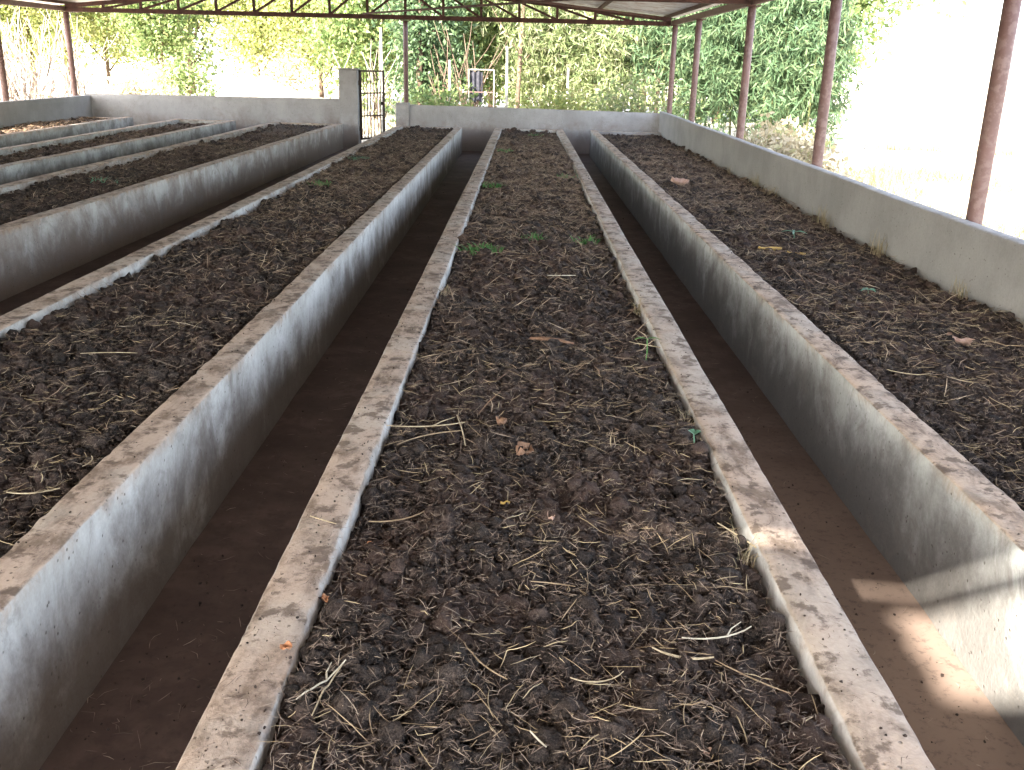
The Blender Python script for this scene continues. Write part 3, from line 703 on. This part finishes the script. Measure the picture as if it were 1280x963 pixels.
seedling('centre', .545, 2.78, .055, 'broad bright green sprout against the right rim of the middle bed', 'sprout_teal', nl=3, ll=.05, lw=.026, droop=.1, spread=.45)
seedling('right', 1.92, 6.83, .06, 'bluish green sprout in the middle of the right bed', 'sprout_teal', nl=5, ll=.09, lw=.02)
seedling('right', 1.87, 5.11, .03, 'small bluish green sprout nearer the camera on the right bed', 'sprout_teal', nl=4, ll=.05, lw=.02)
def weed(key, x, y, r, n, label, mat='sprout', h=.07):
    z = hz(key, x, y); L_ = []; V = []; F = []
    for k in range(n):
        a = random.random()*6.28; d = r*random.random()**.6; bx, by = d*math.cos(a), d*math.sin(a)*.8; a2 = random.random()*6.28
        ln = h*(.6+.8*random.random()); w_ = .005+.006*random.random(); b0 = len(V)
        for i in range(4):
            t = i/3; q = ln*.8*t; hw = w_*(1-t*.9)
            for s in (-1, 1): V.append((bx+q*math.cos(a2)-s*hw*math.sin(a2), by+q*math.sin(a2)+s*hw*math.cos(a2), ln*(t-.45*t*t)*1.0))
        for i in range(3): F.append((b0+2*i, b0+2*i+1, b0+2*i+3, b0+2*i+2))
    me = bpy.data.meshes.new('weed_patch'); me.from_pydata(V, [], F); o = link('weed_patch', me, M[mat]); o.location = (x, y, z)
    return tag(o, label, 'weeds', 'small green weed patches')
weed('centre', -.26, 6.05, .13, 120, 'bright green weed patch by the left rim, nearer of the two bright patches')
weed('centre', .05, 6.6, .11, 90, 'bright green weed patch in the centre of the middle bed')
weed('centre', .42, 6.5, .09, 40, 'faint green weed patch by the right rim of the middle bed')
weed('centre', .48, 10.3, .15, 60, 'pale green weed patch by the right rim toward the far end of the middle bed')
weed('centre', -.30, 9.3, .12, 40, 'sparse green weeds by the left rim halfway along the middle bed')
weed('centre', -.30, 13.1, .12, 60, 'green weed patch by the left rim at the far end of the middle bed')
weed('centre', .22, 16.4, .2, 40, 'sparse weeds at the far end wall of the middle bed')
weed('leftone', -2.0, 11.7, .13, 70, 'green weed patch by the gate side rim of the bed left of the middle one', 'sprout_teal')
weed('leftone', -1.9, 9.1, .12, 50, 'sparse green weeds on the bed left of the middle one, nearer the camera')
weed('lefttwo', -3.9, 9.0, .14, 40, 'sparse bluish weeds on the bed ending at the gate pillar', 'sprout_teal')

def grass(x, y, z, r, n, h, label, name='dry_grass_tuft', mat='drygrass', flat=.5, grp='dry grass tufts', w0=.0022):
    V = []; F = []
    for k in range(n):
        bx = random.gauss(0, r*.35); by = random.gauss(0, r); a = random.random()*6.28; ln = h*(.4+.8*random.random()); b0 = len(V); lean = flat*random.random()
        for i in range(4):
            t = i/3; hw = w0*(1-.8*t); q = ln*lean*t*t
            for s in (-1, 1): V.append((bx+q*math.cos(a)-s*hw*math.sin(a+.7), by+q*math.sin(a)+s*hw*math.cos(a+.7), ln*t*(1-.25*lean*t)-.01))
        for i in range(3): F.append((b0+2*i, b0+2*i+1, b0+2*i+3, b0+2*i+2))
    me = bpy.data.meshes.new(name); me.from_pydata(V, [], F); o = link(name, me, M[mat]); o.location = (x, y, z)
    return tag(o, label, 'grass tuft', grp)
for y, r, n, h, l in ((11.2, .07, 40, .14, 'dry grass tuft against the right wall, farthest from the camera'),
                      (9.9, .09, 60, .16, 'wide straw coloured grass tuft against the right wall near the third post'),
                      (9.2, .08, 50, .14, 'dry grass tuft against the right wall just past the fourth post'),
                      (7.55, .08, 60, .17, 'upright orange tan grass tuft against the right wall halfway along'),
                      (6.3, .08, 60, .20, 'tall pale grass tuft against the right wall between the two nearest posts'),
                      (5.05, .06, 35, .13, 'low pale grass tuft against the right wall nearest the camera')):
    grass(2.33, y, hz('right', 2.3, y), r*.75, n, h*.9, l, w0=.0025)
for i, (x, y, l) in enumerate(((.57, 3.05, 'straw tuft stuck in the right rim gap of the middle bed, above the broad sprout'), (.58, 4.6, 'straw tuft along the right rim of the middle bed behind the thin seedling'), (-.40, 4.8, 'straw tuft along the left rim of the middle bed'), (.56, 2.1, 'small yellowish straw tuft at the right rim near the light patch'))):
    grass(x, y, .40, .03, 34, .085, l, w0=.0020, flat=1.2)

# ------------------------------------------------------------------ outdoors
def leaves_np(centres, per, cr, ln, wd, droop, seed=None):
    """centres (n,3); leaf quads round each centre, hanging by 'droop'"""
    n = len(centres)*per
    c = np.repeat(centres, per, 0)+rng.normal(size=(n, 3))*np.repeat(np.broadcast_to(cr, (len(centres), 3)), per, 0)
    d = rng.normal(size=(n, 3)); d[:, 2] -= droop; d /= np.linalg.norm(d, axis=1)[:, None]
    s = np.cross(d, rng.normal(size=(n, 3))); s /= np.linalg.norm(s, axis=1)[:, None]+1e-9
    L_ = ln*(.6+.8*rng.random(n))[:, None]; W_ = wd*(.6+.8*rng.random(n))[:, None]
    nrm = np.cross(d, s)
    V = np.stack([c, c+d*L_*.45+s*W_*.5+nrm*W_*.12, c+d*L_, c+d*L_*.45-s*W_*.5+nrm*W_*.12], 1)
    return V.reshape(-1, 3), np.arange(n*4).reshape(n, 4)
def crown_centres(n, rx, ry, z0, z1, fill=.4, lump=7):
    """clump centres grouped in lumps so that gaps and ledges show"""
    lc = rng.normal(size=(lump, 3)); lc /= np.linalg.norm(lc, axis=1)[:, None]; lc *= (fill+(1-fill)*rng.random(lump))[:, None]
    k = rng.integers(0, lump, n); p = lc[k]*.82+rng.normal(size=(n, 3))*(.17 if lump > 30 else .21)
    zc, hz_ = (z0+z1)/2, (z1-z0)/2
    return p*np.array([rx, ry, hz_])+np.array([0, 0, zc])
TG = 'trees and bushes beyond the far wall'
def tree(x, y, rx, h, label, mat='leaf', n=420, per=16, low=.5, bark='bark', tr=.14, leaf_s=.13, name='broadleaf_tree', lump=16, droop=.4, lean=0, cat='tree', fill=.35):
    e = empty(name, (x, y, -.05), label, cat, TG)
    cs = crown_centres(n, rx, rx*.8, low, h, fill, lump)
    V, F = leaves_np(cs, per, (.20, .20, .15), leaf_s, leaf_s*.5, droop)
    V[:, 2] = np.maximum(V[:, 2], .02)
    link('crown', mesh_np('crown', V, F), M[mat], e)
    mb = MB(); top = h*.8
    mb.tube([(0, 0, -.1), (lean*.3, .05, top*.35), (lean*.7, 0, top*.7), (lean, .05, top)], [tr, tr*.8, tr*.5, tr*.15], 9)
    for k in range(9):
        a = k*2.4+random.random(); t = .2+.65*k/9; z = top*t
        q = Vector((lean*t, .03, z)); tip = q+Vector((math.cos(a)*rx*.8, math.sin(a)*rx*.6, (h-z)*.5)); m_ = (q+tip)/2+Vector((0, 0, -.1))
        mb.tube([q, m_, tip], [tr*.4, tr*.25, tr*.06], 6)
    mb.build('trunk', M[bark], e, True); return e
def bamboo(x, y, rx, h, label, mat='bamboo', n=620, per=34, nculm=6, leaf_s=.19, low=.0):
    e = empty('bamboo_clump', (x, y, -.05), label, 'bamboo', TG)
    cs = crown_centres(n*3, rx, rx*.75, low, h, .3, 36)
    # each spray is a drooping fan
    V, F = leaves_np(cs, 12, (.05, .05, .05), leaf_s*1.05, leaf_s*.17, .9)
    V[:, 2] = np.maximum(V[:, 2], .02)
    link('foliage', mesh_np('foliage', V, F), M[mat], e)
    for k in range(nculm):
        a = k*2.4; r0 = .12+.5*random.random(); b0 = Vector((math.cos(a)*r0, math.sin(a)*r0, 0)); o2 = Vector((math.cos(a), math.sin(a), 0))*rx*(.3+.5*random.random())
        mb = MB(); mb.tube([b0, b0+o2*.15+Vector((0, 0, h*.35)), b0+o2*.45+Vector((0, 0, h*.7)), b0+o2+Vector((0, 0, h*.92))], [.022, .020, .014, .005], 7)
        mb.build('culm', M['culm'], e, True)
    return e
def X_(px, Y): return (px-652)/1200*Y
BB = [(978, 19.0, 1.2, 4.8, 'bamboo', 'lush green bamboo clump at the right end, beside the white glare'),
      (925, 21, 1.7, 4.8, 'bamboo', 'lush blue green bamboo clump between the third and fourth right posts'),
      (845, 22.5, 1.8, 4.9, 'bamboo', 'green bamboo clump behind the far right corner posts'),
      (755, 23, 1.8, 5.0, 'bamboo_y', 'yellow green bamboo clump behind the right part of the far wall'),
      (665, 24, 1.8, 5.0, 'bamboo_y', 'yellow green bamboo clump straight behind the middle bed')]
for px, Y, rx, h, mt, lab in BB: bamboo(X_(px, Y), Y, rx, h, lab, mt)
TT = [(585, 25.5, 1.9, 5.2, 'leaf', 'mid green tree between the middle bamboo and the brown post', 'broadleaf_tree'),
      (530, 23.5, 1.2, 5.0, 'leaf_dark', 'darker green bushy tree just right of the brown post', 'broadleaf_tree'),
      (470, 26, 2.0, 5.2, 'leaf', 'green tree showing through the bars of the gate', 'broadleaf_tree'),
      (405, 29, 2.2, 5.6, 'leaf_y', 'sunlit yellow green tree left of the gate pillar', 'broadleaf_tree'),
      (330, 31, 2.4, 5.8, 'leaf_y', 'sunlit yellow green tree above the pale heap', 'broadleaf_tree'),
      (215, 32, 1.5, 5.5, 'leaf', 'green tree left of the pale heap', 'broadleaf_tree'),
      (150, 35, 2.6, 5.8, 'leaf_y', 'pale yellow green tree just right of the far left corner post', 'broadleaf_tree'),
      (60, 33, 2.6, 5.8, 'leaf_y', 'yellow green tree behind the bare shrub at the left', 'broadleaf_tree'),
      (-40, 32, 2.6, 5.8, 'leaf_y', 'yellow green tree at the left edge of the photo', 'broadleaf_tree')]
for px, Y, rx, h, mt, lab, nm in TT:
    tree(X_(px, Y), Y, rx, h, lab, mt, name=nm, low=(.3 if px > 430 else 1.1), n=900, tr=.08)
# second row behind
for i, (px, Y, mt, lab) in enumerate(((980, 30, 'leaf', 'dense green tree deep behind the right bamboo'), (880, 31, 'leaf', 'dense green tree deep behind the corner bamboo'), (790, 32, 'leaf_dark', 'dark green tree deep behind the yellow green bamboo'), (700, 33, 'leaf', 'green tree deep behind the middle bamboo'),
       (610, 34, 'leaf', 'green tree deep behind the pale pipe frame'), (520, 34, 'leaf_y', 'yellow green tree deep behind the gate opening'), (430, 38, 'leaf', 'green tree deep behind the gate pillar'), (250, 41, 'leaf', 'green tree deep beyond the pale heap'), (100, 42, 'leaf_y', 'yellow green tree deep behind the left corner post'))):
    tree(X_(px, Y), Y, 3.0, 7.0, lab, mt, n=700, per=16, leaf_s=.22, low=.2, lump=24)
# ragged low bushes
for px, Y, r, h, mt, lab in ((690, 20.2, .9, 1.3, 'leaf_y', 'low yellow green bush behind the far wall beyond the middle bed'), (785, 20.4, .9, 1.3, 'bamboo_y', 'low grassy bush behind the right end of the far wall'),
        (555, 20.8, .6, 1.25, 'leaf', 'low green bush beside the pale pipe frame'), (350, 27, .8, 1.7, 'leaf_dry', 'low pale dry bush on the pale heap side'), (955, 15.5, .6, .8, 'leaf_dry', 'pale dry bush outside the right wall by the third post'),
        (985, 13.2, .5, .6, 'leaf_dry', 'low sun bleached bush outside the right wall by the fourth post'), (180, 25, .9, 1.5, 'leaf_dry', 'sun bleached bush right of the corner post'), (245, 27, .8, 1.8, 'leaf', 'small green bush at the left foot of the pale heap')):
    tree(X_(px, Y), Y, r, h, lab, mt, n=110, per=14, leaf_s=.11, low=.05, tr=.03, name='bush', lump=9, cat='bush', droop=.1)
# bare shrubs at the left
def bare(x, y, h, n, label, mat='bark_pale'):
    e = tag(None or bpy.data.objects.new('bare_shrub', None), label, 'shrub', TG); C.objects.link(e); e.location = (x, y, -.05)
    mb = MB()
    for k in range(n):
        a = random.random()*6.28; s = random.random()*1.1; p = Vector((random.uniform(-.5, .5), random.uniform(-.4, .4), 0)); d = Vector((math.cos(a)*s*.5, math.sin(a)*s*.4, 1)).normalized()
        ln = h*(.6+.5*random.random()); pts = [p]
        for i in range(4): p = p+d*ln/4; d = (d+Vector((random.uniform(-.2, .2), random.uniform(-.2, .2), 0))).normalized(); pts.append(p)
        mb.tube(pts, [.030, .024, .018, .012, .005], 5)
        for q in range(4):
            b_ = pts[1+q % 3]; d2 = (d+Vector((random.uniform(-.9, .9), random.uniform(-.9, .9), .2))).normalized()
            mb.tube([b_, b_+d2*h*.2, b_+d2*h*.35+Vector((0, 0, .08))], [.012, .008, .003], 4)
    mb.build('branches', M[mat], e, True)
bare(X_(40, 24), 24, 2.6, 30, 'bare pale shrub of thin upright branches at the left')
bare(X_(95, 26), 26, 2.4, 18, 'sparser bare shrub behind the far left corner post')
bare(X_(480, 22.5), 22.5, 2.0, 7, 'thin bare pale stems seen right of the gate')
bare(X_(565, 22), 22, 2.2, 9, 'thin bare branches beside the pale pipe frame', 'bark')
# brown trunk and white poles in the background
def trunk(px, Y, h, r, label, mat, nm='tree_trunk', cat='trunk', lean=.1):
    mb = MB(); mb.tube([(0, 0, -.1), (lean*.3, 0, h*.4), (lean, 0, h)], [r*1.1, r, r*.8], 10)
    for k in range(3): mb.tube([(lean*.5, 0, h*.5+k*.25), (lean*.5+(-1)**k*.3, .1, h*.62+k*.3), (lean*.5+(-1)**k*.7, .1, h*.9+k*.1)], [r*.35, r*.25, r*.1], 6)
    o = mb.build(nm, M[mat], smooth=True); o.location = (X_(px, Y), Y, -.03); return tag(o, label, cat)
trunk(522, 23, 3.6, .075, 'brown tree trunk standing just right of the slender brown post', 'bark')
trunk(806, 22.4, 3.2, .045, 'thin brown trunk inside the yellow green bamboo at the right', 'bark')
trunk(640, 23.2, 3.0, .05, 'thin reddish trunk inside the bamboo behind the middle bed', 'bark')
def pole(px, Y, h, label):
    mb = MB(); mb.tube([(0, 0, -.1), (.01, 0, h*.5), (0, 0, h)], [.028, .027, .025], 10); o = mb.build('fence_pole', M['pole_white']); o.location = (X_(px, Y), Y, -.03)
    tag(o, label, 'pole', 'whitewashed poles behind the far wall')
pole(478, 21, 2.2, 'whitewashed pole seen just right of the gate'); pole(559, 21, 1.6, 'short whitewashed pole left of the pale pipe frame'); pole(627, 21, 1.9, 'whitewashed pole right of the pale pipe frame, behind the far wall')
pole(700, 21.3, 1.5, 'whitewashed pole behind the far wall beyond the middle bed')
e = empty('pipe_frame', (X_(592, 21.5), 21.5, -.05), 'pale pipe frame with a dark cloth hanging on it behind the far wall', 'frame')
for x in (-.18, .36):
    mb = MB(); mb.tube([(x, 0, 0), (x, 0, 1.45)], .013, 8); mb.build('upright', M['pole_white'], e)
for z, mt in ((1.44, 'pole_white'), (.98, 'rust')):
    mb = MB(); mb.tube([(-.165, 0, z), (.345, 0, z)], .012, 8); mb.build('rail', M[mt], e)
V = []; F = []
for i in range(13):
    for j in range(9): V.append((-.15+.26*i/12, .03+.025*math.sin(i*1.3)+.01*j, 1.41-.62*j/8+.02*math.sin(i)))
for i in range(12):
    for j in range(8): q = i*9+j; F.append((q, q+1, q+10, q+9))
me = bpy.data.meshes.new('hanging_cloth'); me.from_pydata(V, [], F); o = link('hanging_cloth', me, M['dark'], e); m = o.modifiers.new('s', 'SOLIDIFY'); m.thickness = .006
# pale heap and dry outdoor grass
def heap(x, y, rx, ry, h, label):
    xs = np.linspace(-1.3, 1.3, 60); ys = np.linspace(-1.3, 1.3, 40)
    me = grid_mesh('earth_heap', xs*rx, ys*ry, lambda X, Y: h*np.exp(-1.6*((X/rx)**2+(Y/ry)**2))*(1+.5*fbm(X, Y, .9, 4))-.10)
    o = link('earth_heap', me, M['sand']); o.location = (x, y, 0); tag(o, label, 'heap')
heap(X_(350, 25.5), 25.5, 2.3, 2.0, 1.15, 'pale sunlit earth heap behind the far wall left of the pillar')
heap(X_(195, 29), 29, 1.6, 1.8, 1.3, 'smaller pale heap between the corner post and the larger heap')
V = []; F = []
def blades(n, x0, x1, y0, y1, h):
    x = x0+(x1-x0)*rng.random(n); y = y0+(y1-y0)*rng.random(n); keep = fbm(x, y, .5, 3) > .02; x = x[keep]; y = y[keep]; n = len(x)
    a = rng.random(n)*6.28; hh = h*(.4+rng.random(n)); z = gz(x, y); w_ = .006
    lean = rng.normal(size=(n, 2))*hh[:, None]*.4
    A = np.stack([x-w_*np.cos(a), y-w_*np.sin(a), z], -1); B = np.stack([x+w_*np.cos(a), y+w_*np.sin(a), z], -1); T = np.stack([x+lean[:, 0], y+lean[:, 1], z+hh], -1)
    return np.stack([A, B, T], 1).reshape(-1, 3), np.arange(n*3).reshape(n, 3)
V, F = join([blades(9000, 3.0, 9, 5, 20, .22), blades(9000, -14, 7, 19.2, 27, .35), blades(3000, 2.6, 5.5, 3, 16, .16)])
tag(link('outdoor_dry_grass', mesh_np('outdoor_dry_grass', V, F), M['drygrass']), 'sparse bleached dry grass on the ground outside the walls', 'dry grass', kind='stuff')
V, F = blades(16000, 4.6, 10, 6, 22, .28)
M['drygrass_dark'] = ramped('dry_grass_dark', [(.16, .12, .06), (.24, .19, .10), (.13, .12, .05), (.3, .24, .14)], .8, .2)
tag(link('outdoor_weeds', mesh_np('outdoor_weeds', V, F), M['drygrass_dark']), 'patchy brown weeds on the glaring ground beyond the right wall', 'weeds', kind='stuff')
mb = MB(); mb.tube([(-.5, 0, .03), (-.1, .1, .16), (.3, 0, .12), (.7, .2, .22)], [.012, .01, .008, .004], 6); mb.tube([(-.1, .1, .16), (.1, .3, .3), (.2, .5, .34)], [.008, .006, .003], 5); mb.tube([(.3, 0, .12), (.4, -.3, .25), (.6, -.4, .2)], [.008, .006, .003], 5)
o = mb.build('fallen_branch', M['bark_pale']); o.location = (5.7, 12.6, 0); tag(o, 'bleached fallen branch on the bright ground beyond the right wall', 'branch')
# unseen trees added left of the shed, shading its left bed and corner
for x, y, l in ((-11.8, -3.2, 'unseen broad tree added left of the shed for shade, nearest the camera'), (-11.6, 1.4, 'unseen broad tree added left of the shed for shade, the middle one of three'), (-11.8, 6.2, 'unseen broad tree added left of the shed for shade, farthest from the camera')):
    tree(x, y, 2.3, 6.4, l, 'leaf', n=420, per=14, leaf_s=.26, low=.6)
tree(-11.0, 12.8, 1.8, 6.8, 'unseen thin airy tree added left of the shed to dapple its far corner', 'leaf', n=300, per=12, leaf_s=.2, low=2.4)

# crumbs and stalks dropped on the trench floors
def floor_litter(x0, x1, n, lab, ya=1.6):
    f0 = lambda y: x0+0*y; f1 = lambda y: x1+0*y; hf = lambda x, y: .003+fbm(x, y, 2.5, 3)*.008
    a = clods(n//3, f0, f1, ya, 14, hf, .001, .004, 1.2, 2.5); b2 = strands(n//3, f0, f1, ya, 12, hf, .01, .07, .001, .0024, 1.2, .05, 2, .4, .003)
    tag(link('floor_crumbs', mesh_np('floor_crumbs', *a), M['soil']), 'dark compost crumbs spilled on the '+lab, 'crumbs', kind='stuff')
    tag(link('floor_straw', mesh_np('floor_straw', *b2), M['fibre']), 'small straw bits lying on the '+lab, 'straw', kind='stuff')
floor_litter(-1.05, -.57, 1500, 'floor of the left trench'); floor_litter(.73, 1.18, 1300, 'floor of the right trench'); floor_litter(-3.3, -2.34, 500, 'floor of the trench beside the gate pillar', 5)
